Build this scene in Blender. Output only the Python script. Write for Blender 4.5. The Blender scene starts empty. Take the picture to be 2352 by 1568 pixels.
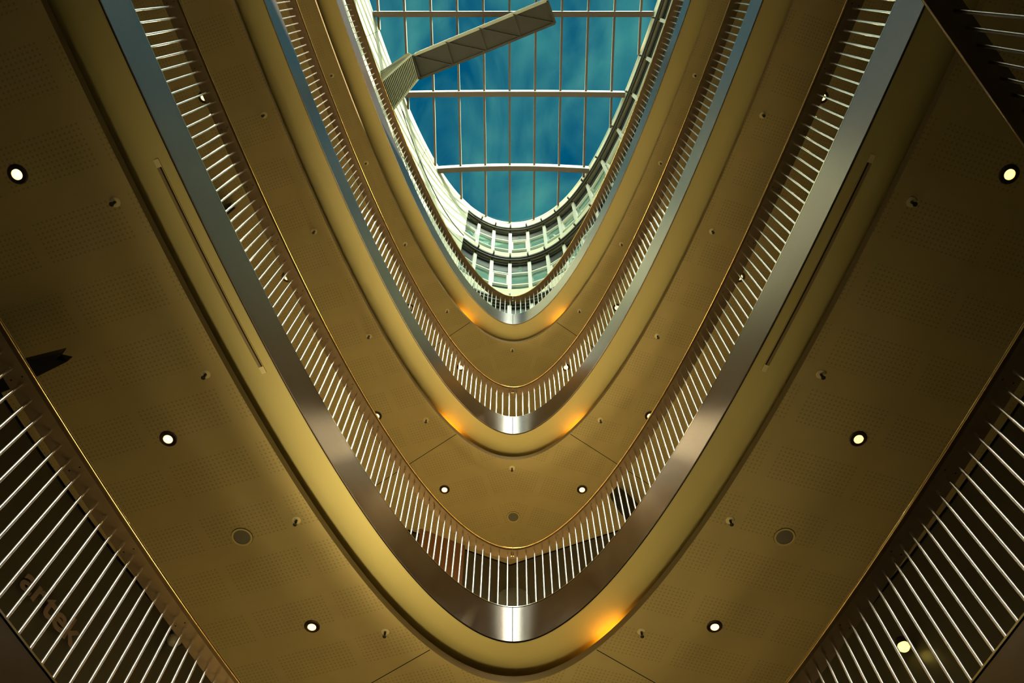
import bpy, bmesh, math, random
from mathutils import Vector, Matrix
random.seed(7)
C = bpy.context.scene.collection
PI = math.pi

# ------------------------------------------------------------------ materials
def mat(name, base, rough=0.5, metal=0.0, spec=0.5):
    m = bpy.data.materials.new(name); m.use_nodes = True
    p = m.node_tree.nodes['Principled BSDF']
    p.inputs['Base Color'].default_value = (*base, 1)
    p.inputs['Roughness'].default_value = rough
    p.inputs['Metallic'].default_value = metal
    p.inputs['Specular IOR Level'].default_value = spec
    return m

def noisy(m, scale, amount, stretch=(1, 1, 1), detail=4):
    """small random variation of a material's own colour and roughness"""
    nt = m.node_tree; p = nt.nodes['Principled BSDF']
    base = tuple(p.inputs['Base Color'].default_value)
    tc = nt.nodes.new('ShaderNodeTexCoord'); mp = nt.nodes.new('ShaderNodeMapping')
    mp.inputs['Scale'].default_value = stretch
    nz = nt.nodes.new('ShaderNodeTexNoise'); nz.inputs['Scale'].default_value = scale
    nz.inputs['Detail'].default_value = detail
    rp = nt.nodes.new('ShaderNodeMapRange')
    rp.inputs['To Min'].default_value = 1 - amount; rp.inputs['To Max'].default_value = 1 + amount
    mx = nt.nodes.new('ShaderNodeMix'); mx.data_type = 'RGBA'; mx.blend_type = 'MULTIPLY'
    mx.inputs[0].default_value = 1; mx.inputs[6].default_value = base
    nt.links.new(tc.outputs['Object'], mp.inputs[0]); nt.links.new(mp.outputs[0], nz.inputs['Vector'])
    nt.links.new(nz.outputs[0], rp.inputs[0]); nt.links.new(rp.outputs[0], mx.inputs[7])
    nt.links.new(mx.outputs[2], p.inputs['Base Color'])
    return mx

def emit(name, col, strength):
    m = bpy.data.materials.new(name); m.use_nodes = True
    p = m.node_tree.nodes['Principled BSDF']
    p.inputs['Base Color'].default_value = (0.8, 0.7, 0.5, 1)
    p.inputs['Emission Color'].default_value = (*col, 1)
    p.inputs['Emission Strength'].default_value = strength
    return m

def glass(name, tint, gloss, haze, haze_col):
    m = bpy.data.materials.new(name); m.use_nodes = True
    nt = m.node_tree; nt.nodes.clear()
    out = nt.nodes.new('ShaderNodeOutputMaterial')
    tr = nt.nodes.new('ShaderNodeBsdfTransparent'); tr.inputs[0].default_value = (*tint, 1)
    gl = nt.nodes.new('ShaderNodeBsdfGlossy'); gl.inputs['Roughness'].default_value = 0.02
    df = nt.nodes.new('ShaderNodeBsdfDiffuse'); df.inputs[0].default_value = (*haze_col, 1)
    lw = nt.nodes.new('ShaderNodeLayerWeight'); lw.inputs[0].default_value = gloss
    m1 = nt.nodes.new('ShaderNodeMixShader'); m1.inputs[0].default_value = haze
    m2 = nt.nodes.new('ShaderNodeMixShader')
    nt.links.new(tr.outputs[0], m1.inputs[1]); nt.links.new(df.outputs[0], m1.inputs[2])
    pw = nt.nodes.new('ShaderNodeMath'); pw.operation = 'POWER'; pw.inputs[1].default_value = 3.0
    ad = nt.nodes.new('ShaderNodeMath'); ad.operation = 'MULTIPLY_ADD'; ad.inputs[1].default_value = 0.9; ad.inputs[2].default_value = gloss
    lw.inputs[0].default_value = 0.5
    nt.links.new(lw.outputs['Facing'], pw.inputs[0]); nt.links.new(pw.outputs[0], ad.inputs[0]); nt.links.new(ad.outputs[0], m2.inputs[0])
    nt.links.new(m1.outputs[0], m2.inputs[1]); nt.links.new(gl.outputs[0], m2.inputs[2])
    nt.links.new(m2.outputs[0], out.inputs[0])
    return m

M = {}
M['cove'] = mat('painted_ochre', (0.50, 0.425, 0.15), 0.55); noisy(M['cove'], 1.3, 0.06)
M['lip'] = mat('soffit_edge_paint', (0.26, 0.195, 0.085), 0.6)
M['steel'] = mat('brushed_steel', (0.275, 0.238, 0.228), 0.27, 1.0); noisy(M['steel'], 0.9, 0.08, (1, 1, 1.5), 2)
M['gap'] = mat('black_gasket', (0.004, 0.004, 0.004), 0.8, spec=0.1)
M['kerb'] = mat('polished_kerb', (0.8, 0.76, 0.66), 0.2, 1.0)
M['stone'] = mat('pale_stone', (0.30, 0.26, 0.19), 0.45); noisy(M['stone'], 2.2, 0.12)
M['rail'] = mat('brown_handrail', (0.105, 0.066, 0.025), 0.32, 0.4); noisy(M['rail'], 9, 0.35)
M['brass'] = mat('golden_nosing', (0.90, 0.60, 0.22), 0.18, 1.0)
M['rod'] = mat('polished_rod', (0.98, 0.96, 0.94), 0.20, 0.85)
M['shop'] = mat('dark_shopfront', (0.085, 0.080, 0.056), 0.35); noisy(M['shop'], 1.5, 0.25)
M['niche'] = mat('green_grey_panel', (0.11, 0.115, 0.08), 0.4)
M['brown_panel'] = mat('brown_panel', (0.30, 0.14, 0.06), 0.45)
M['black'] = mat('black_plastic', (0.006, 0.006, 0.006), 0.4)
M['letter'] = mat('dull_letter', (0.34, 0.25, 0.19), 0.5)
M['white'] = mat('white_render', (0.80, 0.76, 0.57), 0.7); noisy(M['white'], 3, 0.04)
M['frame'] = mat('white_frame', (0.84, 0.83, 0.75), 0.4)
M['darkmetal'] = mat('dark_window_metal', (0.075, 0.070, 0.055), 0.4, 0.4)
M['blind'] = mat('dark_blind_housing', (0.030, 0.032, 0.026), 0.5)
M['beam'] = mat('brown_beam', (0.14, 0.088, 0.070), 0.5)
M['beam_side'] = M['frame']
M['gantry'] = mat('grey_gantry', (0.042, 0.036, 0.026), 0.5); noisy(M['gantry'], 2, 0.1)
M['gantry_rib'] = mat('pale_louvre', (0.55, 0.51, 0.40), 0.45)
M['speaker'] = mat('speaker_mesh', (0.14, 0.125, 0.09), 0.7)
M['ivory'] = mat('ivory_paint', (0.70, 0.60, 0.32), 0.5)
M['trimdark'] = mat('bronze_trim', (0.035, 0.022, 0.012), 0.35, 0.6)
M['lamp'] = emit('lamp_lens', (1.0, 0.84, 0.30), 2.2)
M['lamp_warm'] = emit('lamp_lens_yellow', (1.0, 0.74, 0.14), 2.6)
M['lamp_off'] = mat('lamp_lens_unlit', (0.35, 0.32, 0.22), 0.2)
M['cove_lamp'] = emit('amber_tube', (1.0, 0.40, 0.03), 24.0)
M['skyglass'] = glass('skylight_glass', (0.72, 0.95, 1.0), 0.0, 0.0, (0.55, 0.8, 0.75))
M['winglass'] = glass('window_glass', (0.80, 0.95, 0.92), 0.06, 0.60, (0.36, 0.60, 0.47))

# faint arcs tinted into the skylight glass, imitating reflected window tiers
def reflection_arcs(m):
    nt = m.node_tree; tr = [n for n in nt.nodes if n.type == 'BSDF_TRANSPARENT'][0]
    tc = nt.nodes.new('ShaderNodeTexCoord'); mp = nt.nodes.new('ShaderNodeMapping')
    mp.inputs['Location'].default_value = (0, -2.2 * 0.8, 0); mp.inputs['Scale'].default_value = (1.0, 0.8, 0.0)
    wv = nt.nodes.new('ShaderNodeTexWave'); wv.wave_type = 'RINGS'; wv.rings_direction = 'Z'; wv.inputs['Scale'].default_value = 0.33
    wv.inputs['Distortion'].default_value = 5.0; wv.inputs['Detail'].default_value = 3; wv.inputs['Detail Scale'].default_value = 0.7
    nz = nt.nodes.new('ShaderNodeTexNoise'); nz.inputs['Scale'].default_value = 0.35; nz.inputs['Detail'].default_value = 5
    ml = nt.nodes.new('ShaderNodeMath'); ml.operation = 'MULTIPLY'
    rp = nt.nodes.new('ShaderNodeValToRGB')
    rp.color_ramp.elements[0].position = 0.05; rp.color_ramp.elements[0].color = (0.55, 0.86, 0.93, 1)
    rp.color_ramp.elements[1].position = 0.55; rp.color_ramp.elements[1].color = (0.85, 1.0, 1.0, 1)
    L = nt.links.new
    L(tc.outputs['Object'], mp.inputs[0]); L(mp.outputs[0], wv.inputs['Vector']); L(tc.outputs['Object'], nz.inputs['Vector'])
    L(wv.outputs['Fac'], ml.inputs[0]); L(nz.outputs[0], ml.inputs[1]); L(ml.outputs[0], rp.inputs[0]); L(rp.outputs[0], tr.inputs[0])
reflection_arcs(M['skyglass'])

# perforated ceiling board: rows of small holes in strips, plain strips between
def perforated():
    m = mat('perforated_board', (0.40, 0.315, 0.125), 0.65)
    nt = m.node_tree; p = nt.nodes['Principled BSDF']; L = nt.links.new
    def N(t, **k):
        n = nt.nodes.new(t)
        for a, b in k.items(): setattr(n, a, b)
        return n
    def math_(op, a, b=None, c=None):
        n = N('ShaderNodeMath', operation=op)
        for i, v in enumerate((a, b, c)):
            if v is None: continue
            if isinstance(v, (int, float)): n.inputs[i].default_value = v
            else: L(v, n.inputs[i])
        return n.outputs[0]
    tc = N('ShaderNodeTexCoord'); sp = N('ShaderNodeSeparateXYZ'); L(tc.outputs['Object'], sp.inputs[0])
    ax = math_('ABSOLUTE', sp.outputs[0]); y = sp.outputs[1]
    u = math_('ADD', math_('MULTIPLY', ax, 0.95), math_('MULTIPLY', y, 0.30))
    v = math_('SUBTRACT', math_('MULTIPLY', y, 0.95), math_('MULTIPLY', ax, 0.30))
    pitch = 0.042
    fu = math_('SUBTRACT', math_('FRACT', math_('DIVIDE', u, pitch)), 0.5)
    fv = math_('SUBTRACT', math_('FRACT', math_('DIVIDE', v, pitch)), 0.5)
    d = math_('SQRT', math_('ADD', math_('MULTIPLY', fu, fu), math_('MULTIPLY', fv, fv)))
    hole = math_('LESS_THAN', d, 0.22)
    strip = math_('LESS_THAN', math_('FRACT', math_('DIVIDE', v, 0.62)), 0.62)
    cell = math_('LESS_THAN', math_('FRACT', math_('DIVIDE', u, 0.9)), 0.9)
    hole = math_('MULTIPLY', hole, math_('MULTIPLY', strip, cell))
    nz = N('ShaderNodeTexNoise'); nz.inputs['Scale'].default_value = 2.0; nz.inputs['Detail'].default_value = 6
    L(tc.outputs['Object'], nz.inputs['Vector'])
    k = math_('SUBTRACT', math_('ADD', 0.88, math_('MULTIPLY', nz.outputs[0], 0.24)), math_('MULTIPLY', hole, 0.30))
    mx = N('ShaderNodeMix', data_type='RGBA', blend_type='MULTIPLY'); mx.inputs[0].default_value = 1
    mx.inputs[6].default_value = (0.40, 0.315, 0.125, 1); L(k, mx.inputs[7])
    L(mx.outputs[2], p.inputs['Base Color'])
    return m
M['soffit'] = perforated()

# ------------------------------------------------------------------ plan curve of the atrium opening
YA, CX, PW, YB = 6.77, 6.77 / 3.29 ** 1.76, 1.76, -6.0
def half():
    pts = []
    x = 0.0
    while True:
        y = YA - CX * x ** PW
        if y < -1: break
        pts.append((x, y)); x += 0.01
    x1, y1 = pts[-1]; sl = (x1 / PW) / (YA - y1); T = y1 - YB
    t = 0.02
    while t < T:
        pts.append((x1 + sl * (t - t * t / (2 * T)), y1 - t)); t += 0.02
    return pts
H_ = half()
front = H_ + []
back = [(x, 2 * YB - y) for x, y in reversed(H_)]
right = front + back
full = [(-x, y) for x, y in reversed(right[1:])] + right      # open at the back apex, s grows to the right
# uniform resample and smooth
def resample(P, step):
    L = [0]
    for a, b in zip(P, P[1:]): L.append(L[-1] + math.hypot(b[0] - a[0], b[1] - a[1]))
    n = int(round(L[-1] / step)); out = []; j = 0
    for i in range(n + 1):
        s = L[-1] * i / n
        while j < len(L) - 2 and L[j + 1] < s: j += 1
        t = (s - L[j]) / max(1e-9, L[j + 1] - L[j])
        out.append((P[j][0] + (P[j + 1][0] - P[j][0]) * t, P[j][1] + (P[j + 1][1] - P[j][1]) * t))
    return out, L[-1] / n
full, STEP = resample(full, 0.02)
for _ in range(12):
    q = full[:]
    for i in range(3, len(full) - 3):
        q[i] = (sum(full[i + k][0] for k in (-3, -2, -1, 0, 1, 2, 3)) / 7, sum(full[i + k][1] for k in (-3, -2, -1, 0, 1, 2, 3)) / 7)
    full = q
NF = len(full); MID = (NF - 1) // 2; SMAX = MID * STEP
def P0(s):
    f = s / STEP + MID; i = max(0, min(NF - 2, int(math.floor(f)))); t = f - i
    a, b = full[i], full[i + 1]
    return Vector((a[0] + (b[0] - a[0]) * t, a[1] + (b[1] - a[1]) * t, 0))
def TAN(s):
    d = 0.06
    return (P0(min(SMAX, s + d)) - P0(max(-SMAX, s - d))).normalized()
def NRM(s):
    t = TAN(s); return Vector((-t.y, t.x, 0)) if True else None
def at(s, n=0.0, z=0.0):
    p = P0(s) + NRM(s) * n; return Vector((p.x, p.y, z))
def steps(s0, s1, fine=0.05, coarse=0.35):
    out = [s0]; s = s0
    while s < s1 - 1e-6:
        a = abs(s); st = fine if a < 4 else (fine * 2 if a < 9 else coarse)
        s = min(s1, s + st); out.append(s)
    return out
def nearest_s(x, y):
    best = min(range(NF), key=lambda i: (full[i][0] - x) ** 2 + (full[i][1] - y) ** 2)
    return (best - MID) * STEP
def arc_table(n):
    """cumulative length along the curve offset by n, measured from the front apex to the right"""
    t = [(0.0, 0.0)]; s = 0; p = at(0, n); L = 0
    while s < SMAX - 0.05:
        s += 0.05; q = at(s, n); L += (q - p).length; p = q; t.append((s, L))
    return t
def s_of_arc(tab, L):
    sg = 1 if L >= 0 else -1; L = abs(L)
    for (s0, l0), (s1, l1) in zip(tab, tab[1:]):
        if l1 >= L: return sg * (s0 + (s1 - s0) * (L - l0) / max(1e-9, l1 - l0))
    return sg * tab[-1][0]

# ------------------------------------------------------------------ object helpers
def tag(o, label=None, cat=None, group=None, kind=None):
    if label: o['label'] = label
    if cat: o['category'] = cat
    if group: o['group'] = group
    if kind: o['kind'] = kind
    return o
def link(name, me, parent=None, loc=None):
    o = bpy.data.objects.new(name, me); C.objects.link(o)
    if parent is not None: o.parent = parent
    if loc is not None: o.location = loc
    return o
def empty(name, loc=(0, 0, 0), rz=0):
    o = bpy.data.objects.new(name, None); C.objects.link(o); o.location = loc; o.rotation_euler.z = rz
    o.empty_display_size = 0.1
    return o
class MB:
    def __init__(self): self.v = []; self.f = []; self.m = []; self.mats = []; self.smooth = []
    def mi(self, m):
        if m not in self.mats: self.mats.append(m)
        return self.mats.index(m)
    def face(self, idx, m, sm=False): self.f.append(idx); self.m.append(self.mi(m)); self.smooth.append(sm)
    def grid(self, rows, m, sm=True, close=False):
        b = len(self.v); w = len(rows[0])
        for r in rows: self.v.extend(r)
        for i in range(len(rows) - 1):
            for j in range(w - (0 if close else 1)):
                k = (j + 1) % w
                self.face((b + i * w + j, b + i * w + k, b + (i + 1) * w + k, b + (i + 1) * w + j), m, sm)
    def poly(self, pts, m):
        b = len(self.v); self.v.extend(pts); self.face(tuple(range(b, b + len(pts))), m)
    def hexa(self, lo, hi, m, m_bottom=None, m_sides=None):
        """prism between polygon lo and polygon hi (same count)"""
        n = len(lo); b = len(self.v); self.v.extend(lo); self.v.extend(hi)
        self.face(tuple(reversed(range(b, b + n))), m_bottom or m); self.face(tuple(range(b + n, b + 2 * n)), m)
        for i in range(n):
            j = (i + 1) % n; self.face((b + i, b + j, b + n + j, b + n + i), m_sides or m)
    def bar(self, p, q, w, h, m, up=Vector((0, 0, 1))):
        p, q = Vector(p), Vector(q); d = (q - p).normalized()
        a = d.cross(up)
        if a.length < 1e-4: a = d.cross(Vector((0, 1, 0)))
        a.normalize(); c = a.cross(d).normalized()
        r = [a * (sx * w / 2) + c * (sy * h / 2) for sx, sy in ((-1, -1), (1, -1), (1, 1), (-1, 1))]
        self.hexa([p + k for k in r], [q + k for k in r], m)
    def tube(self, pts, r, m, n=8, caps=True):
        rows = []; pts = [Vector(p) for p in pts]
        for i, p in enumerate(pts):
            d = (pts[min(i + 1, len(pts) - 1)] - pts[max(0, i - 1)]).normalized()
            a = d.cross(Vector((0, 0, 1)))
            if a.length < 1e-3: a = Vector((1, 0, 0))
            a.normalize(); c = a.cross(d).normalized()
            rows.append([p + a * (r * math.cos(t)) + c * (r * math.sin(t)) for t in [2 * PI * k / n for k in range(n)]])
        self.grid(rows, m, True, True)
        if caps: self.poly(list(reversed(rows[0])), m); self.poly(rows[-1], m)
    def lathe(self, prof, m, n=28, c=(0, 0, 0), mats=None):
        """profile of (r, z) turned about a vertical axis"""
        for k, ((r0, z0), (r1, z1)) in enumerate(zip(prof, prof[1:])):
            mm = mats[k] if mats else m
            rows = [[Vector((c[0] + r * math.cos(2 * PI * i / n), c[1] + r * math.sin(2 * PI * i / n), c[2] + z)) for i in range(n)] for r, z in ((r0, z0), (r1, z1))]
            self.grid(rows, mm, True, True)
    def sweep(self, prof, m, ss, sm=True):
        """profile of (n, z) carried along the atrium curve; one strip per profile segment"""
        for (n0, z0), (n1, z1) in zip(prof, prof[1:]):
            self.grid([[at(s, n0, z0), at(s, n1, z1)] for s in ss], m, sm)
    def chain(self, prof, m, ss):
        self.grid([[at(s, n, z) for n, z in prof] for s in ss], m, True)
    def mesh(self, name):
        me = bpy.data.meshes.new(name); me.from_pydata([tuple(v) for v in self.v], [], self.f)
        for m in self.mats: me.materials.append(m)
        me.polygons.foreach_set('material_index', self.m); me.polygons.foreach_set('use_smooth', self.smooth)
        me.update(); return me
    def build(self, name, parent=None, loc=None): return link(name, self.mesh(name), parent, loc)

# ------------------------------------------------------------------ storeys
HST = 4.5
ZF = [7.044 + HST * k for k in (-1, 0, 1, 2)]        # underside of each steel fascia
NAMES = ['lowest balcony', 'largest full balcony', 'middle balcony', 'top balcony']
FLOOR, SOF, RAILZ = 0.575, -0.28, 1.644
RING = steps(-SMAX, SMAX)
WALLN = 2.35
GROUND = -1.6
CURVE_S = RING

ceilings = []
for k, z in enumerate(ZF):
    nm = NAMES[k]
    b = MB()   # soffit board with its upstanding edge
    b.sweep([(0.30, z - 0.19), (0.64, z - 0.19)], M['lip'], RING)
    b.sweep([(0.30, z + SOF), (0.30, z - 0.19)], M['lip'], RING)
    b.sweep([(0.30, z + SOF), (0.75, z + SOF), (1.3, z + SOF), (WALLN + 0.05, z + SOF)], M['soffit'], RING)
    for sg in (-1, 1):                               # the two open joints beside the apex
        s0 = nearest_s(sg * 0.72, 6.42)
        p = at(s0, 0.31, z + SOF - 0.001); d = Vector((sg * 0.86, 0.62, 0)).normalized(); e = Vector((-d.y, d.x, 0)) * 0.005
        q = p + d * 2.2
        b.poly([p - e, p + e, q + e, q - e], M['gap'])
    o = b.build('ceiling'); tag(o, f'perforated ochre soffit under the {nm}', 'ceiling', kind='structure')
    b = MB()   # smooth ochre cove band between the soffit edge and the steel
    b.chain([(0.012, z + 0.002), (0.10, z - 0.004), (0.2, z - 0.012), (0.3, z - 0.022), (0.4, z - 0.03), (0.5, z - 0.032), (0.57, z - 0.045), (0.62, z - 0.08), (0.64, z - 0.13), (0.64, z - 0.195)], M['cove'], RING)
    o = b.build('trim_%d' % (k * 2 + 1)); tag(o, f'smooth ochre cove band below the steel of the {nm}', 'trim', kind='structure')
    b = MB()   # brushed steel fascia
    b.sweep([(0.05, z + 0.016), (0.0, z + 0.016), (0.0, z + 0.545), (0.035, z + 0.545)], M['steel'], RING)
    b.sweep([(0.02, z - 0.0), (0.02, z + 0.02)], M['gap'], RING)
    b.sweep([(0.02, z + 0.544), (0.02, z + 0.562)], M['gap'], RING)
    b.sweep([(0.02, z + 0.562), (0.004, z + 0.562), (0.004, z + 0.574), (0.05, z + 0.576)], M['kerb'], RING)
    p = at(0, -0.002, 0); b.poly([Vector((p.x - .004, p.y, z + .016)), Vector((p.x + .004, p.y, z + .016)), Vector((p.x + .004, p.y, z + .57)), Vector((p.x - .004, p.y, z + .57))], M['gap'])
    o = b.build('trim_%d' % (k * 2 + 2)); tag(o, f'brushed steel fascia round the edge of the {nm}', 'trim', kind='structure')
    b = MB()
    b.sweep([(0.04, z + FLOOR), (WALLN + 0.05, z + FLOOR)], M['stone'], RING)
    b.sweep([(0.66, z + 0.05), (WALLN + 0.05, z + 0.05)], M['stone'], RING)
    o = b.build('floor'); tag(o, f'pale stone walkway of the {nm}', 'floor', kind='structure')

# shop walls behind each walkway, faceted
def facets(n):
    ss = [0]; s = 0
    while s < SMAX - 0.6: s += 0.62; ss.append(s)
    ss.append(SMAX)
    return [-s for s in reversed(ss[1:])] + ss
for k in range(-1, 3):
    z0 = GROUND if k < 0 else ZF[k] + FLOOR
    z1 = ZF[k + 1] + SOF + 0.02
    b = MB(); b.sweep([(WALLN, z0), (WALLN, z1)], M['shop'], facets(WALLN), sm=False)
    b.sweep([(WALLN - 0.004, z1 - 0.055), (WALLN - 0.004, z1)], M['gap'], facets(WALLN), sm=False)
    o = b.build('wall_' + ('ground', 'lowest', 'lower', 'upper')[k + 1])
    tag(o, 'dark shopfront wall behind the ' + (['ground floor arcade'] + [n + ' railing' for n in NAMES])[k + 1], 'wall', kind='structure')
M['ground'] = mat('dark_stone', (0.16, 0.14, 0.10), 0.4); noisy(M['ground'], 2, 0.15)
b = MB(); b.poly([Vector((-13, -24, GROUND)), Vector((13, -24, GROUND)), Vector((13, 14, GROUND)), Vector((-13, 14, GROUND))], M['ground'])
tag(b.build('floor'), 'pale stone ground floor of the atrium', 'floor', kind='structure')

# ------------------------------------------------------------------ railings
rod_mesh = None
def make_railing(k, side, s_end, s_rods):
    """one half railing from the apex joint to s_end"""
    global rod_mesh
    z = ZF[k]; zt = z + RAILZ
    sd = 'left' if side < 0 else 'right'
    r = empty('railing', at(side * s_end * 0.5, 0.075, z + FLOOR)); inv = Vector(r.location)
    tag(r, f'{sd} half of the railing on the {NAMES[k]}, white rods under a brown handrail', 'railing', 'balcony railings')
    ss = sorted([side * x for x in steps(0.004, s_end)])
    b = MB()
    b.sweep([(0.150, zt - 0.004), (0.150, zt - 0.032), (0.012, zt - 0.032), (0.0, zt - 0.018), (0.0, zt), (0.150, zt - 0.004)], M['rail'], ss)
    for i in range(1, int(s_end / 0.62)):                        # screw heads in pairs on the underside
        for n in (0.045, 0.115):
            p = at(side * i * 0.62, n, zt - 0.0325)
            b.poly([p + Vector((0.006 * math.cos(a), 0.006 * math.sin(a), 0)) for a in [PI / 3 * j for j in range(6)]], M['gap'])
    o = b.build('handrail', r, -inv)
    b = MB(); b.tube([at(s, -0.004, zt - 0.010) for s in ss], 0.0075, M['brass'], 8)
    hr = o; o = b.build('nosing', hr); o['label'] = 'thin golden edge strip'
    if rod_mesh is None:
        m = MB(); m.tube([(0, 0, 0.0), (0, 0, 0.52), (0, 0, RAILZ - FLOOR - 0.03)], 0.0102, M['rod'], 12)
        rod_mesh = m.mesh('baluster')
    i = 0
    while True:
        s = 0.055 + i * 0.1035
        if s > s_rods: break
        p = at(side * s, 0.078, z + FLOOR)
        link('baluster', rod_mesh, r, p - inv); i += 1
    m = MB(); m.tube([at(side * 0.012, 0.075, zt - 0.034), at(side * 0.012, 0.075, zt - 0.075)], 0.008, M['kerb'], 8)
    m.build('joint_pin', hr)
    return r
for k in (1, 2, 3):
    for sd in (-1, 1): make_railing(k, sd, SMAX - 0.3, 8.9)
make_railing(0, -1, SMAX - 0.3, 8.9); make_railing(0, 1, 6.3, 6.25)

# ------------------------------------------------------------------ ceiling fixtures
LAMPS = [(1.10, 7.60), (2.10, 6.26), (3.22, 4.00), (4.03, 1.52)]
SPRK = [(1.34, 6.33), (2.12, 4.92), (2.77, 3.33), (3.28, 1.75)]
dl_meshes = {}
def downlight(x, y, z, label, lens, group='recessed downlights in the soffits'):
    if 'ring' not in dl_meshes:
        m = MB(); m.lathe([(0.082, 0.0), (0.082, -0.006), (0.074, -0.010), (0.050, -0.006), (0.046, -0.002)], M['trimdark']); dl_meshes['ring'] = m.mesh('trim_ring')
        for q in ('lamp', 'lamp_warm', 'lamp_off'):
            m = MB(); m.lathe([(0.043, -0.001), (0.043, -0.012), (0.036, -0.020), (0.0005, -0.024)], M[q]); dl_meshes[q] = m.mesh('lens')
        m = MB(); m.lathe([(0.049, -0.002), (0.049, -0.014), (0.0445, -0.014), (0.0445, -0.002)], M['brass']); dl_meshes['bezel'] = m.mesh('bezel')
    r = empty('downlight', (x, y, z)); tag(r, label, 'ceiling light', group)
    tr = link('trim_ring', dl_meshes['ring'], r); link('bezel', dl_meshes['bezel'], tr); link('lens', dl_meshes[lens], r)
    return r
ORD = ['nearest the apex', 'second from the apex', 'third from the apex', 'fourth from the apex']
for k in (1, 2, 3):
    z = ZF[k] + SOF
    for i, (x, y) in enumerate(LAMPS):
        if k == 1 and i == 0: continue
        if k == 3 and i > 1: continue
        for sg in (-1, 1):
            lens = 'lamp'
            if k == 1 and sg > 0 and i >= 2: lens = 'lamp_warm'
            if k == 1 and sg < 0 and i in (1, 3): lens = 'lamp'
            state = 'lit'
            if k == 3 and i == 1 and sg < 0: lens = 'lamp_off'; state = 'unlit'
            sd = 'left' if sg < 0 else 'right'
            downlight(sg * x, y, z, f'small {state} round downlight, {NAMES[k]} soffit, {sd} side, {ORD[i]}', lens)
sp_mesh = None
def sprinkler(x, y, z, label):
    global sp_mesh
    if sp_mesh is None:
        m = MB(); m.lathe([(0.043, 0), (0.043, -0.004), (0.036, -0.008), (0.0005, -0.008)], M['ivory']); a = m.mesh('escutcheon')
        m = MB(); m.lathe([(0.012, -0.006), (0.012, -0.040), (0.006, -0.050), (0.006, -0.070), (0.020, -0.073), (0.020, -0.077), (0.0005, -0.079)], M['black'], 14); bq = m.mesh('sprinkler_head')
        sp_mesh = (a, bq)
    r = empty('sprinkler', (x, y, z)); tag(r, label, 'sprinkler', 'ceiling sprinklers')
    link('escutcheon', sp_mesh[0], r); link('sprinkler_head', sp_mesh[1], r)
for k in (1, 2, 3):
    z = ZF[k] + SOF
    for i, (x, y) in enumerate(SPRK):
        for sg in (-1, 1):
            sprinkler(sg * x, y, z, f'sprinkler head in the soffit of the {NAMES[k]}, {"left" if sg < 0 else "right"} side, {ORD[i]}')
    if k > 1: sprinkler(-0.02, 7.2, z, f'sprinkler head in the soffit of the {NAMES[k]}, right at the apex')
spk = None
def speaker(x, y, z, label):
    global spk
    if spk is None:
        m = MB(); m.lathe([(0.108, 0), (0.108, -0.003), (0.104, -0.003), (0.104, -0.010), (0.098, -0.012), (0.084, -0.008), (0.084, -0.003)], M['ivory'], mats=[M['trimdark'], M['trimdark'], M['ivory'], M['cove'], M['cove'], M['trimdark']]); a = m.mesh('rim')
        m = MB(); m.lathe([(0.0845, -0.003), (0.08, -0.006), (0.0005, -0.008)], M['speaker']); spk = (a, m.mesh('grille'))
    r = empty('ceiling_speaker', (x, y, z)); tag(r, label, 'speaker', 'round ceiling speakers')
    link('rim', spk[0], r); o = link('grille', spk[1], r); o['label'] = 'dull grey round grille'
speaker(-2.68, 5.12, ZF[1] + SOF, 'round grey ceiling speaker in the largest full balcony soffit, left side')
speaker(2.68, 5.12, ZF[1] + SOF, 'round grey ceiling speaker in the largest full balcony soffit, right side')
speaker(0.0, 8.13, ZF[2] + SOF, 'round grey ceiling speaker at the apex of the middle balcony soffit')

# slot diffusers let into the ochre band of the largest full balcony
for sg, (p, q) in ((-1, ((-3.04, 1.46), (-2.37, 3.47))), (1, ((3.06, 1.44), (2.41, 3.46)))):
    z = ZF[1]; sa, sb = sorted((nearest_s(*p), nearest_s(*q)))
    ss = [sa + (sb - sa) * i / 30 for i in range(31)]
    r = empty('slot_diffuser', at((sa + sb) / 2, 0.13, z - 0.007))
    tag(r, f'long narrow air slot in the ochre band, {"left" if sg < 0 else "right"} side of the largest full balcony', 'air vent', 'slot diffusers')
    inv = Vector(r.location)
    na, nb, zz = 0.105, 0.152, z - 0.011
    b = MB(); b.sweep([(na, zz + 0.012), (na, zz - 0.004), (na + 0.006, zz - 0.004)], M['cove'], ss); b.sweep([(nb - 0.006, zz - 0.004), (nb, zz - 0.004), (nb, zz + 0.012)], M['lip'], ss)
    for u in (ss[:2], ss[-2:]): b.sweep([(na, zz - 0.005), (nb, zz - 0.005)], M['ivory'], u)
    b.build('frame', r, -inv)
    b = MB(); b.sweep([(na + 0.006, zz - 0.002), (na + 0.022, zz - 0.002)], M['trimdark'], ss[1:-1]); b.sweep([(na + 0.022, zz - 0.002), (nb - 0.006, zz - 0.002)], M['lip'], ss[1:-1])
    b.build('slot', r, -inv)

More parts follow.
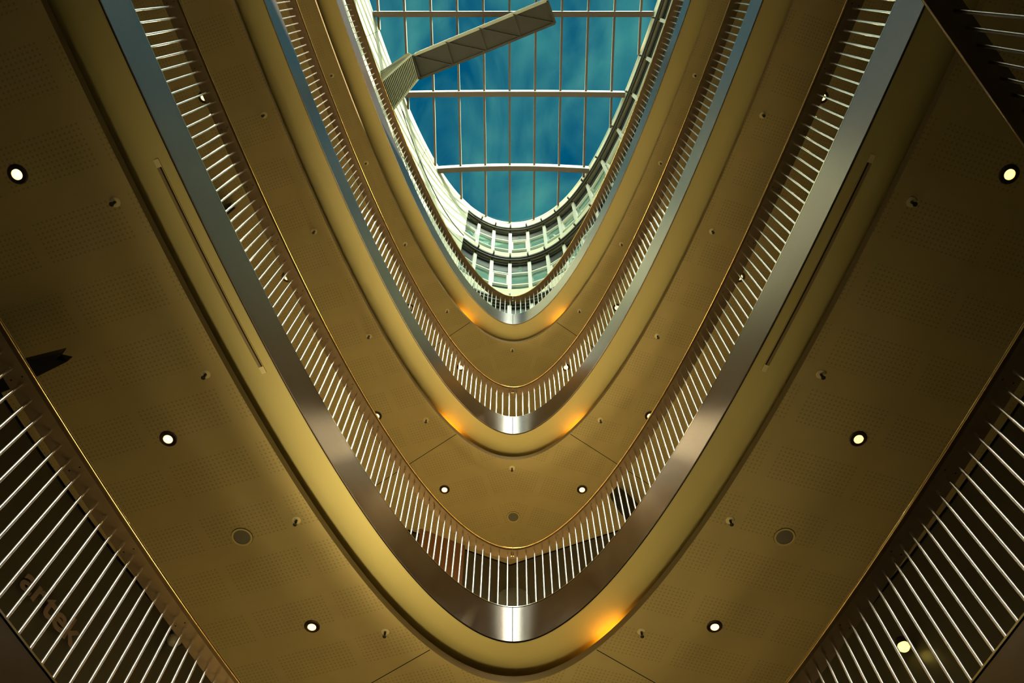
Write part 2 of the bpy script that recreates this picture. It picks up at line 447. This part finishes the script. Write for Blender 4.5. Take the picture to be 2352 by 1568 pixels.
# amber tubes lying in the cove recess behind the soffit edge
def cove_lamp(k, x, y):
    z = ZF[k]; s = nearest_s(x, y - 0.27); sd = 'left' if x < 0 else 'right'
    ss = [s - 0.17 + 0.34 * i / 8 for i in range(9)]
    r = empty('cove_lamp', at(s, 0.42, z - 0.17)); inv = Vector(r.location)
    tag(r, f'amber lamp hidden in the cove of the {NAMES[k]}, {sd} of the apex', 'lamp', 'amber cove lamps')
    b = MB(); b.tube([at(q, 0.42, z - 0.145) for q in ss], 0.013, M['cove_lamp'], 8); b.build('tube', r, -inv)
    b = MB(); b.bar(at(ss[0] - 0.02 if s < 0 else ss[0], 0.42, z - 0.175), at(ss[-1], 0.42, z - 0.175), 0.05, 0.025, M['ivory']); b.build('base', r, -inv)
for a in ((1, 0.80, 6.59), (2, -0.80, 6.67), (2, 0.80, 6.66), (3, -0.82, 6.67), (3, 0.79, 6.67)): cove_lamp(*a)

# ------------------------------------------------------------------ behind the railings
def slab_thing(name, label, cat, pts, z0, z1, m, group=None):
    b = MB(); b.hexa([Vector((x, y, z0)) for x, y in pts], [Vector((x, y, z1)) for x, y in pts], m)
    return tag(b.build(name), label, cat, group)
z0, z1 = ZF[1] + FLOOR, ZF[2] + SOF
slab_thing('wall_panel', 'brown timber panel standing behind the largest full balcony railing, left of the apex corner', 'panel', [(-1.52, 8.36), (-0.80, 8.70), (-0.80, 8.90), (-1.52, 8.54)], z0, z1 - 0.003, M['brown_panel'])
# round-topped dark door let into the apex corner
b = MB(); p = at(0, WALLN - 0.17, 0)
arc = [(-0.26, z0)] + [(-0.26 * math.cos(a), z0 + 2.62 + 0.26 * math.sin(a)) for a in [PI * i / 20 for i in range(21)]] + [(0.26, z0)]
b.hexa([Vector((x, p.y, z)) for x, z in arc], [Vector((x, p.y + 0.06, z)) for x, z in arc], M['niche'], M['niche'], M['gap'])
tag(b.build('arched_panel'), 'dark round-topped panel on the wall at the apex of the largest full balcony', 'panel')

def ray_point(px, py, z):
    """point of the place at height z seen at pixel px, py of the photograph"""
    f, th = 1920.0, math.radians(23.979)
    u, up = px - 1179, 784 - py
    v = f * math.cos(th) + up * math.sin(th)
    return Vector((u / v * z, (f * math.sin(th) - up * math.cos(th)) / v * z, z))
def ray_wall(px, py, n=WALLN):
    lo, hi = 0.5, 40
    for _ in range(50):
        z = (lo + hi) / 2; q = ray_point(px, py, z); s = nearest_s(q.x, q.y)
        d = (Vector((q.x, q.y, 0)) - P0(s)).dot(NRM(s))
        if d < n: lo = z
        else: hi = z
    return s, ray_point(px, py, lo)

# projecting shop signs: forked black blades fixed to the walls
def blade(label, a, b_, hgt, fork=0.07):
    """a = wall end, b_ = free end (lower edge)"""
    a, b_ = Vector(a), Vector(b_); d = (b_ - a); d.z = 0; L = d.length; d.normalize()
    r = empty('projecting_sign', a, math.atan2(d.y, d.x)); tag(r, label, 'sign', 'projecting shop signs')
    pr = [(0, -0.11), (L * 0.55, -0.10), (L, -0.045), (L - fork, -0.005), (L, 0.045), (L * 0.55, 0.10), (0, 0.11)]
    m = MB(); m.hexa([Vector((x, y, 0)) for x, y in pr], [Vector((x, y, hgt)) for x, y in pr], M['black']); m.build('blade', r)
    m = MB(); m.hexa([Vector((-0.12, -0.07, z)) for z in ()] or [Vector((-0.10, -0.07, -0.02)), Vector((0.0, -0.07, -0.02)), Vector((0.0, 0.07, -0.02)), Vector((-0.10, 0.07, -0.02))], [Vector((-0.10, -0.07, hgt + .02)), Vector((0.0, -0.07, hgt + .02)), Vector((0.0, 0.07, hgt + .02)), Vector((-0.10, 0.07, hgt + .02))], M['trimdark']); m.build('bracket', r)

# ------------------------------------------------------------------ upper hall: white wall, window tiers, skylight
UN = 1.60
ZT = 29.2
TIERS = [(28.6, 25.8), (25.3, 22.45), (21.7, 19.1)]          # underside of the white band above, sill
BANDS = [(28.6, ZT), (25.3, 25.8), (21.7, 22.45), (16.6, 19.1)]
tabU = arc_table(UN)
POSTS = [-1.75, -1.18, -0.62, -0.06, 0.52, 1.10, 1.68, 2.34, 3.12, 4.05, 5.2, 6.4, 7.6, 8.8, 10.0, 11.2]
PS = [s_of_arc(tabU, L) for L in POSTS]
SL = PS[0]
REAR = -7.6
LEFT = [s for s in steps(REAR, SL)]
RIGHT = steps(SL, SMAX)
b = MB(); b.sweep([(UN - 0.02, 16.5), (UN - 0.02, ZT + 0.12)], M['white'], LEFT)
b.grid([[at(SL, UN - 0.02, 16.5), at(SL, UN + 0.6, 16.5)], [at(SL, UN - 0.02, ZT), at(SL, UN + 0.6, ZT)]], M['white'], False)
for zz in (27.9, 24.7):
    b.sweep([(UN - 0.022, zz), (UN - 0.022, zz + 0.05)], M['gap'], LEFT)
for s in [SL - 1.9 * i for i in range(1, 6)]:
    b.sweep([(UN - 0.023, 16.5), (UN - 0.023, ZT)], M['blind'], [s, s + 0.012], sm=False)
tag(b.build('wall_left'), 'plain white sunlit wall above the top balcony, left side', 'wall', kind='structure')
for (za, zb_, sa, sb_) in ((27.4, 25.2, -4.0, SL - 0.02), (25.6, 20.5, -3.7, SL - 0.02)):
    m = MB(); m.tube([at(sa + (sb_ - sa) * i / 30, UN - 0.10, za + (zb_ - za) * (i / 30) ** 1.0) for i in range(31)], 0.016, M['black'], 6)
    tag(m.build('cable'), 'thin black cable running down the white wall, ' + ('upper one' if za > 28 else 'lower one'), 'cable', 'cables on the white wall')
tn = 9
for i, (za, zb) in enumerate(BANDS):
    b = MB(); b.sweep([(UN + 0.35, za), (UN, za), (UN, zb), (UN + 0.35, zb)], M['white'], RIGHT)
    tag(b.build('trim_%d' % tn), 'white curved band ' + ['under the skylight', 'between the two upper window tiers', 'under the second window tier', 'behind the top balcony railing'][i], 'trim', kind='structure'); tn += 1
for i, (zt, zb) in enumerate(TIERS):
    b = MB()
    b.sweep([(UN + 0.192, zt - 0.85), (UN + 0.18, zt - 0.85), (UN + 0.18, zt + 0.02)], M['blind'], RIGHT)
    b.sweep([(UN + 0.0, zt + 0.005), (UN + 0.27, zt + 0.005)], M['blind'], RIGHT)
    tag(b.build('trim_%d' % tn), 'dark blind housing of the ' + ['topmost', 'second', 'lowest'][i] + ' window tier', 'trim', kind='structure'); tn += 1
    b = MB()
    b.sweep([(UN + 0.02, zt), (UN - 0.03, zt), (UN - 0.03, zt - 0.10), (UN + 0.05, zt - 0.10), (UN + 0.05, zt)], M['darkmetal'], RIGHT)
    b.tube([at(s, UN + 0.02, zt - 0.20) for s in RIGHT], 0.035, M['darkmetal'], 6)
    b.tube([at(s, UN + 0.16, zt - 0.30) for s in RIGHT], 0.05, M['blind'], 6)
    tag(b.build('curtain_rail'), 'dark double rail along the top of the ' + ['topmost', 'second', 'lowest'][i] + ' window tier', 'rail')
b = MB(); b.sweep([(UN + 0.3, 16.5), (UN + 0.3, ZT)], M['blind'], steps(-SMAX, REAR)); b.grid([[at(REAR, UN - 0.02, 16.5), at(REAR, UN + 0.6, 16.5)], [at(REAR, UN - 0.02, ZT), at(REAR, UN + 0.6, ZT)]], M['white'], False)  # unseen wall, made dark so the steel opposite reflects less light
tag(b.build('wall_back'), 'unseen wall behind the viewer, made dark to darken reflections in the steel', 'wall', kind='structure')
wn = 1
TI = ['topmost', 'second', 'lowest']
for i, (zt, zb) in enumerate(TIERS):
    for j in range(len(PS) - 1):
        s0, s1 = PS[j], PS[j + 1]
        r = empty('window_%d' % wn, at(s0, UN + 0.1, zb)); wn += 1; inv = Vector(r.location)
        tag(r, f'white framed window in the {TI[i]} tier, number {j + 1} from the white wall', 'window', kind='structure')
        n0 = UN + 0.14
        m = MB(); m.bar(at(s1, n0, zb), at(s1, n0, zt - 0.25), 0.11, 0.09, M['frame'], NRM(s1)); m.build('post', r, -inv)
        for zq in (zb + 0.62, zb + 1.62):
            m = MB(); m.bar(at(s0, n0, zq), at(s1, n0, zq), 0.07, 0.075, M['frame']); m.build('transom', r, -inv)
        m = MB(); a, c = at(s0, n0 + 0.06, 0), at(s1, n0 + 0.06, 0)
        m.hexa([Vector((a.x, a.y, zb)), Vector((c.x, c.y, zb)), Vector((c.x, c.y, zt)), Vector((a.x, a.y, zt))], [Vector((a.x, a.y, zb)) + NRM(s0) * .012, Vector((c.x, c.y, zb)) + NRM(s1) * .012, Vector((c.x, c.y, zt)) + NRM(s1) * .012, Vector((a.x, a.y, zt)) + NRM(s0) * .012], M['winglass'])
        m.build('pane', r, -inv)
        if (j + i) % 3 == 0:
            m = MB(); f0, f1 = s0 + (s1 - s0) * .12, s1 - (s1 - s0) * .12
            q = [at(f0, n0 + .02, zb + .70), at(f1, n0 + .02, zb + .70), at(f1, n0 + .02, zb + 1.54), at(f0, n0 + .02, zb + 1.54)]
            for u in range(4): m.bar(q[u], q[(u + 1) % 4], 0.06, 0.09, M['frame'], NRM(s0))
            m.build('sash', r, -inv)
        m = MB(); m.bar(at(s1, UN - 0.10, zt - 0.06), at(s1, UN + 0.3, zt - 0.10), 0.05, 0.07, M['darkmetal']); m.bar(at(s1, UN - 0.09, zt - 0.05), at(s1, UN - 0.09, zt + 0.10), 0.05, 0.05, M['darkmetal']); m.build('bracket', r, -inv)
# slanting bars added to imitate the skylight mullions reflected in the glass
for j, (s0, tilt) in enumerate(((PS[1] + .25, -1), (PS[2] + .3, -1), (PS[4] + .25, 1), (PS[5] + .25, 1))):
    for i, (zt, zb) in enumerate(TIERS[:2]):
        m = MB(); m.bar(at(s0, UN + 0.42, zb + 0.1), at(s0 + 0.28 * tilt, UN + 0.42, zt - 0.3), 0.06, 0.06, M['darkmetal'])
        tag(m.build('reflection_bar'), f'dark slanting strut imitating a mullion reflection in the glass of the {TI[i]} tier, {("second", "third", "fifth", "sixth")[j]} bay from the white wall', 'reflection_bar', 'reflection bars behind the windows')
# roof kerb
b = MB(); b.sweep([(UN + 0.35, ZT), (UN - 0.01, ZT), (UN - 0.01, ZT + 0.14), (UN + 0.35, ZT + 0.14)], M['white'], RIGHT + []); b.sweep([(UN - 0.01, ZT), (UN - 0.01, ZT + 0.14)], M['white'], steps(-SMAX, REAR))
tag(b.build('trim_%d' % tn), 'white kerb ring carrying the skylight', 'trim', kind='structure'); tn += 1

# skylight
def zroof(x, y):
    yy = y if y > YB else 2 * YB - y
    t = max(0.0, min(1.0, (yy - 1.3) / 5.1)); kk = 0.065 * t ** 2
    return 29.36 - kk * x * x
out_x = {}
edge = [at(s, UN - 0.03) for s in [-SMAX + i * (2 * SMAX) / 1200 for i in range(1201)]]
edge.append(edge[0])
def xr(y):
    xs = []
    for a, c in zip(edge, edge[1:]):
        if (a.y - y) * (c.y - y) <= 0 and abs(a.y - c.y) > 1e-9: xs.append(a.x + (c.x - a.x) * (y - a.y) / (c.y - a.y))
    return (min(xs), max(xs)) if len(xs) > 1 else None
def yr(x):
    ys = []
    for a, c in zip(edge, edge[1:]):
        if (a.x - x) * (c.x - x) <= 0 and abs(a.x - c.x) > 1e-9: ys.append(a.y + (c.y - a.y) * (x - a.x) / (c.x - a.x))
    return (min(ys), max(ys)) if len(ys) > 1 else None
sky = empty('skylight', (0, -6, 29.3)); inv = Vector(sky.location)
tag(sky, 'glazed oval skylight roof of brown beams and teal panes over the atrium', 'skylight')
BY = [1.327 + 2.50 * i for i in range(-8, 3)]
for y in BY:
    e = xr(y)
    if not e: continue
    n = 24; xs = [e[0] + (e[1] - e[0]) * i / n for i in range(n + 1)]
    m = MB(); w, d = 0.17, 0.42
    rows = lambda f: [f(x) for x in xs]
    zb_ = lambda x: zroof(x, y) - 0.32
    m.grid([[Vector((x, y - w / 2, zb_(x))), Vector((x, y + w / 2, zb_(x)))] for x in xs], M['beam'])
    m.grid([[Vector((x, y + w / 2, zb_(x))), Vector((x, y + w / 2, zb_(x) + d))] for x in xs], M['beam'])
    m.grid([[Vector((x, y - w / 2, zb_(x) + d)), Vector((x, y - w / 2, zb_(x)))] for x in xs], M['frame'])  # sun-facing side is white: sunlight put into its colour
    m.grid([[Vector((x, y + w / 2, zb_(x) + d)), Vector((x, y - w / 2, zb_(x) + d))] for x in xs], M['beam'])
    m.build('beam', sky, -inv)
MX = [-0.123 + 0.856 * i for i in range(-7, 8)]
for x in MX:
    e = yr(x)
    if not e: continue
    n = 40; ys = [e[0] + (e[1] - e[0]) * i / n for i in range(n + 1)]
    m = MB(); w, d = 0.07, 0.17
    zb_ = lambda y: zroof(x, y) - 0.16
    side = M['frame']  # lit look of the mullion sides put into the colour
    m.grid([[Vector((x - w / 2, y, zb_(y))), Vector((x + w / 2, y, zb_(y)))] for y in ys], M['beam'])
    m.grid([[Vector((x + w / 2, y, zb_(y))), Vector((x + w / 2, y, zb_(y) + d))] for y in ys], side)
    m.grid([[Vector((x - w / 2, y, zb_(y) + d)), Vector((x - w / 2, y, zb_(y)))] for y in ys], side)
    m.grid([[Vector((x + w / 2, y, zb_(y) + d)), Vector((x - w / 2, y, zb_(y) + d))] for y in ys], M['beam'])
    m.build('mullion', sky, -inv)
yl = [-20.2] + BY + [8.6]
for ya, yb in zip(yl, yl[1:]):
    m = MB(); n = 8; rows = []
    for i in range(n + 1):
        y = ya + (yb - ya) * i / n; e = xr(y)
        if not e: continue
        rows.append([Vector((e[0] + (e[1] - e[0]) * j / 20, y, zroof(e[0] + (e[1] - e[0]) * j / 20, y))) for j in range(21)])
    if len(rows) > 1:
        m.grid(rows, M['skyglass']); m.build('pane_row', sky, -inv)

# maintenance gantry hanging under the skylight, left
g = empty('gantry', ray_point(950, 150, 26.6)); inv = Vector(g.location)
tag(g, 'grey maintenance gantry arm hanging under the skylight from the white wall', 'gantry')
ZG = 26.6
A0, A1, B0, B1 = ray_point(948, 128, ZG), ray_point(964, 181, ZG), ray_point(1257, 1, ZG), ray_point(1275, 53, ZG)
up = Vector((0, 0, 1))
m = MB(); m.hexa([A0 + up * .04, A1 + up * .04, B1 + up * .04, B0 + up * .04], [A0 + up * .5, A1 + up * .5, B1 + up * .5, B0 + up * .5], M['gantry']); m.build('arm', g, -inv)
lp = lambda a, c, t: a + (c - a) * t
for (p, q) in ((A0, B0), (A1, B1), (A0, A1), (B0, B1)):
    m = MB(); m.bar(p, q, 0.07, 0.10, M['gantry'] if p is not A0 or q is A1 else M['gantry_rib']); m.build('chord', g, -inv)  # upper chord pale: its sunlit edge is put into the colour
for i in range(4):
    t0, t1 = i / 4, (i + 1) / 4
    m = MB(); m.bar(lp(A0, B0, t0), lp(A1, B1, t1), 0.035, 0.12, M['gantry']); m.build('brace', g, -inv)
    if i: m = MB(); m.bar(lp(A0, B0, t0), lp(A1, B1, t0), 0.05, 0.06, M['gantry']); m.build('crossbar', g, -inv)
m = MB(); m.tube([A0 + up * .5 + (B0 - A0) * t + up * (0.55 if 0 < t < 1 else 0) for t in (0.0, 0.0005, 0.9995, 1.0)], 0.02, M['gantry_rib'], 6); m.build('guard_rail', g, -inv)
R0, R1 = ray_point(866, 197, ZG - .3), ray_point(946, 125, ZG - .1)
L0, L1 = ray_point(894, 263, ZG), ray_point(961, 181, ZG)
U0, U1 = ray_point(861, 172, ZG + .3), ray_point(938, 121, ZG + .3)
m = MB(); m.poly([R0, R1, L1, L0], M['blind']); m.poly([R1, R0, U0, U1], M['blind']); m.poly([L0, L1, L1 + up * .9, L0 + up * .9], M['gantry']); m.poly([U1, U0, L0 + up * .9, L1 + up * .9], M['gantry']); m.build('casing', g, -inv)
for i in range(24):
    t = (i + .5) / 24
    m = MB(); m.bar(lp(R0, R1, t) - up * .02, lp(L0, L1, t) - up * .02, 0.022, 0.05, M['gantry_rib']); m.build('slat', g, -inv)
for i in range(7):
    t = (i + .5) / 7
    m = MB(); m.bar(lp(R0, U0, t) - up * .02, lp(R1, U1, t) - up * .02, 0.03, 0.04, M['gantry_rib']); m.build('slat', g, -inv)
m = MB(); m.bar(R0 - up * .03, R1 - up * .03, 0.05, 0.05, M['frame']); m.bar(L0, L1, 0.06, 0.06, M['frame']); m.build('edge_trim', g, -inv)

# ------------------------------------------------------------------ shop level: sign, camera, lamp, projecting signs
def wall_sign(text, px, size, label):
    (x0, y0), (x1, y1) = px
    s0, q0 = ray_wall(x0, y0, WALLN - 0.03); s1, q1 = ray_wall(x1, y1, WALLN - 0.03)
    d = Vector((q1.x - q0.x, q1.y - q0.y, 0)); L = d.length; ang = math.atan2(d.y, d.x)
    r = empty('shop_sign', q0, ang); tag(r, label, 'sign')
    xo = 0.0; parts = []
    for ch in text:
        cu = bpy.data.curves.new('letter', 'FONT'); cu.body = ch; cu.size = size; cu.extrude = 0.004; cu.offset = 0.022 * size
        t = bpy.data.objects.new('letter', cu); C.objects.link(t)
        bpy.context.view_layer.update()
        me = bpy.data.meshes.new_from_object(t.evaluated_get(bpy.context.evaluated_depsgraph_get()))
        C.objects.unlink(t); bpy.data.objects.remove(t)
        me.transform(Matrix.Rotation(PI / 2, 4, 'X'))
        xs = [v.co.x for v in me.vertices]; mn, mx = min(xs), max(xs)
        for v in me.vertices: v.co.x -= mn
        me.materials.clear(); me.materials.append(M['letter'])
        parts.append((me, xo)); xo += mx - mn + 0.045 * size
    k = L / xo
    for me, x in parts:
        for v in me.vertices: v.co.x *= k
        link('letter', me, r, (x * k, 0, 0))
wall_sign('artek', ((44, 1340), (170, 1492)), (ray_wall(171, 1416)[1].z - ray_wall(144, 1460)[1].z) / 0.72, 'dull grey artek lettering on the dark shopfront below, lower left')

def dome(px, py, lit, label):
    s, q = ray_wall(px, py, WALLN - 0.14); n = NRM(s)
    if not lit:
        r = empty('dome_camera', q); tag(r, label, 'security camera')
        m = MB(); m.bar(Vector((0, 0, 0.10)), n * 0.14 + Vector((0, 0, 0.10)), 0.05, 0.05, M['black']); m.build('bracket', r)
        m = MB(); m.lathe([(0.0005, 0.13), (0.10, 0.12), (0.105, 0.06), (0.095, 0.055), (0.0005, 0.055)], M['black']); m.build('housing', r)
        m = MB(); m.lathe([(0.075 * math.cos(a), 0.055 - 0.075 * math.sin(a)) for a in [PI / 2 * i / 8 for i in range(9)]], M['lamp_off']); m.build('dome', r)
    else:
        r = empty('wall_lamp', q); tag(r, label, 'lamp')
        m = MB(); m.bar(Vector((0, 0, 0.09)), n * 0.14 + Vector((0, 0, 0.09)), 0.04, 0.04, M['trimdark']); m.build('arm', r)
        m = MB(); m.lathe([(0.0005, 0.10), (0.055, 0.09), (0.075, 0.01), (0.070, 0.01), (0.050, 0.08)], M['trimdark']); m.build('shade', r)
        m = MB(); m.lathe([(0.0005, -0.03), (0.04, -0.018), (0.06, 0.012), (0.04, 0.045), (0.0005, 0.05)], M['lamp_warm']); m.build('bulb', r)
dome(397, 1477, False, 'black dome camera on the dark shopfront behind the lowest railing, lower left')
dome(2077, 1487, True, 'glowing yellow lamp behind the lowest railing, lower right')

s, q = ray_wall(70, 850); a = Vector((q.x, q.y, 0)); zt = ZF[1] + SOF - 0.42
fe = ray_point(147, 820, zt); we = ray_point(76, 846, zt)
blade('black forked projecting sign above the lowest railing, far left', we - (fe - we).normalized() * 0.9, fe, 0.10, 0.07)
zt = ZF[2] + SOF - 0.36
fe = ray_point(1408, 1140, zt); we = ray_point(1470, 1205, zt)
blade('black projecting sign behind the largest full balcony railing, right of the apex', we, fe, 0.34, 0.02)
fe = ray_point(521, 484, zt); we = ray_point(508, 492, zt)
blade('small black forked sign tip behind the largest full balcony railing, upper left', we + (we - fe).normalized() * 0.8, fe, 0.3, 0.05)

# footbridge crossing at the upper right
br = empty('footbridge', (2.2, 0.3, 2.6)); inv = Vector(br.location)
tag(br, 'dark footbridge railing crossing the upper right corner', 'bridge')
zt = ZF[0] + RAILZ
e0, e1 = ray_point(2118, -6, zt), ray_point(2360, 342, zt); d = (e1 - e0).normalized()
e0 = e0 - d * 1.2; e1 = e1 + d * 0.5; nn = Vector((d.y, -d.x, 0))
m = MB(); m.bar(e0 + nn * .06, e1 + nn * .06, 0.13, 0.03, M['rail']); m.build('handrail', br, -inv)
m = MB(); m.tube([e0, e1], 0.006, M['brass'], 6); m.build('nosing', br, -inv)
zl = ZF[0] + FLOOR
m = MB(); m.tube([(0, 0, 0.0), (0, 0, RAILZ - FLOOR - 0.03)], 0.0088, M['trimdark'], 10); shaded_rod = m.mesh('baluster')  # rods coloured dark to stand for the unlit corner
i = 0
while i * 0.1035 < (e1 - e0).length:
    p = e0 + d * (i * 0.1035) + nn * .07; link('baluster', shaded_rod, br, Vector((p.x, p.y, zl)) - inv); i += 1
m = MB(); q = [e0, e1, e1 + nn * 1.8, e0 + nn * 1.8]
m.hexa([Vector((v.x, v.y, zl - .5)) for v in q], [Vector((v.x, v.y, zl)) for v in q], M['shop']); m.build('deck', br, -inv)

# ------------------------------------------------------------------ light
def lamp(name, kind, loc, energy, col, **k):
    l = bpy.data.lights.new(name, kind); l.energy = energy; l.color = col
    for a, v in k.items(): setattr(l, a, v)
    o = bpy.data.objects.new(name, l); C.objects.link(o); o.location = loc; return o
sun = lamp('sun', 'SUN', (0, 0, 40), 7.0, (1.0, 0.80, 0.50), angle=0.012)
SD = Vector((-1.25, 0.75, -1.0)).normalized()
sun.rotation_euler = SD.to_track_quat('-Z', 'Y').to_euler()
WARM = (1.0, 0.80, 0.42)
# added fill spots out of view at ground level, aimed up the well
for (x, y, e, a) in ((-1.0, 4.9, 1000, 76), (-1.8, 3.6, 800, 58), (-0.9, 4.7, 2300, 37)):
    o = lamp('fill_spot', 'SPOT', (x, y, GROUND + 0.05), e, WARM, spot_size=math.radians(a), spot_blend=1.0, shadow_soft_size=1.1)
    o.rotation_euler = (PI, 0, 0)
# the downlights' own beams
POWER = {1: ((1500, 900), (1100, 320), (150, 10), (2, 1)), 2: ((2000, 1700), (1500, 900), (800, 200), (120, 12)), 3: ((1500, 1300), (1200, 800), (700, 240), (140, 20))}
for k in (1, 2, 3):
    for i, (x, y) in enumerate(LAMPS):
        for sg in (-1, 1):
            lamp('downlight_beam', 'SPOT', (sg * x, y, ZF[k] + SOF - 0.05), POWER[k][i][0 if sg < 0 else 1], WARM, spot_size=math.radians(60), spot_blend=0.9, shadow_soft_size=0.04)

# ------------------------------------------------------------------ sky
w = bpy.data.worlds.new('sky'); bpy.context.scene.world = w; w.use_nodes = True
nt = w.node_tree; nt.nodes.clear(); L = nt.links.new
out = nt.nodes.new('ShaderNodeOutputWorld'); bg = nt.nodes.new('ShaderNodeBackground'); L(bg.outputs[0], out.inputs[0])
tc = nt.nodes.new('ShaderNodeTexCoord')
mp = nt.nodes.new('ShaderNodeMapping'); mp.inputs['Scale'].default_value = (5, 3.2, 2); mp.inputs['Rotation'].default_value = (0, 0, 0.5)
L(tc.outputs['Generated'], mp.inputs[0])
nz = nt.nodes.new('ShaderNodeTexNoise'); nz.inputs['Scale'].default_value = 1.6; nz.inputs['Detail'].default_value = 7; nz.inputs['Distortion'].default_value = 1.1
L(mp.outputs[0], nz.inputs['Vector'])
cr = nt.nodes.new('ShaderNodeValToRGB')
cr.color_ramp.elements[0].position = 0.40; cr.color_ramp.elements[0].color = (0.0, 0.075, 0.145, 1)
cr.color_ramp.elements[1].position = 0.72; cr.color_ramp.elements[1].color = (0.06, 0.235, 0.215, 1)
L(nz.outputs[0], cr.inputs[0])
# bright sky patch added behind the viewer for highlights on rods and steel
dt = nt.nodes.new('ShaderNodeVectorMath'); dt.operation = 'DOT_PRODUCT'; dt.inputs[1].default_value = tuple(Vector((0.16, -0.74, 0.66)).normalized()); L(tc.outputs['Generated'], dt.inputs[0])
gr = nt.nodes.new('ShaderNodeMapRange'); gr.inputs['From Min'].default_value = 0.86; gr.inputs['From Max'].default_value = 0.975; gr.inputs['To Max'].default_value = 1.0
gr.interpolation_type = 'SMOOTHSTEP'; L(dt.outputs['Value'], gr.inputs[0])
mx = nt.nodes.new('ShaderNodeMix'); mx.data_type = 'RGBA'; L(gr.outputs[0], mx.inputs[0]); L(cr.outputs[0], mx.inputs[6]); mx.inputs[7].default_value = (15.0, 13.2, 9.8, 1)
L(mx.outputs[2], bg.inputs[0]); bg.inputs[1].default_value = 1.0

# ------------------------------------------------------------------ camera
cam = bpy.data.cameras.new('camera'); co = bpy.data.objects.new('camera', cam); C.objects.link(co)
cam.sensor_fit = 'HORIZONTAL'; cam.sensor_width = 36; cam.lens = 1920 / 2352 * 36; cam.shift_x = -3 / 2352
cam.clip_start = 0.05; cam.clip_end = 200
co.location = (0, 0, 0); co.rotation_euler = (math.radians(90 + 90 - 23.979), 0, 0)
sc = bpy.context.scene; sc.camera = co
sc.view_settings.view_transform = 'Standard'; sc.view_settings.look = 'None'; sc.view_settings.gamma = 1; sc.view_settings.exposure = 0.4
sc.view_settings.use_curve_mapping = False
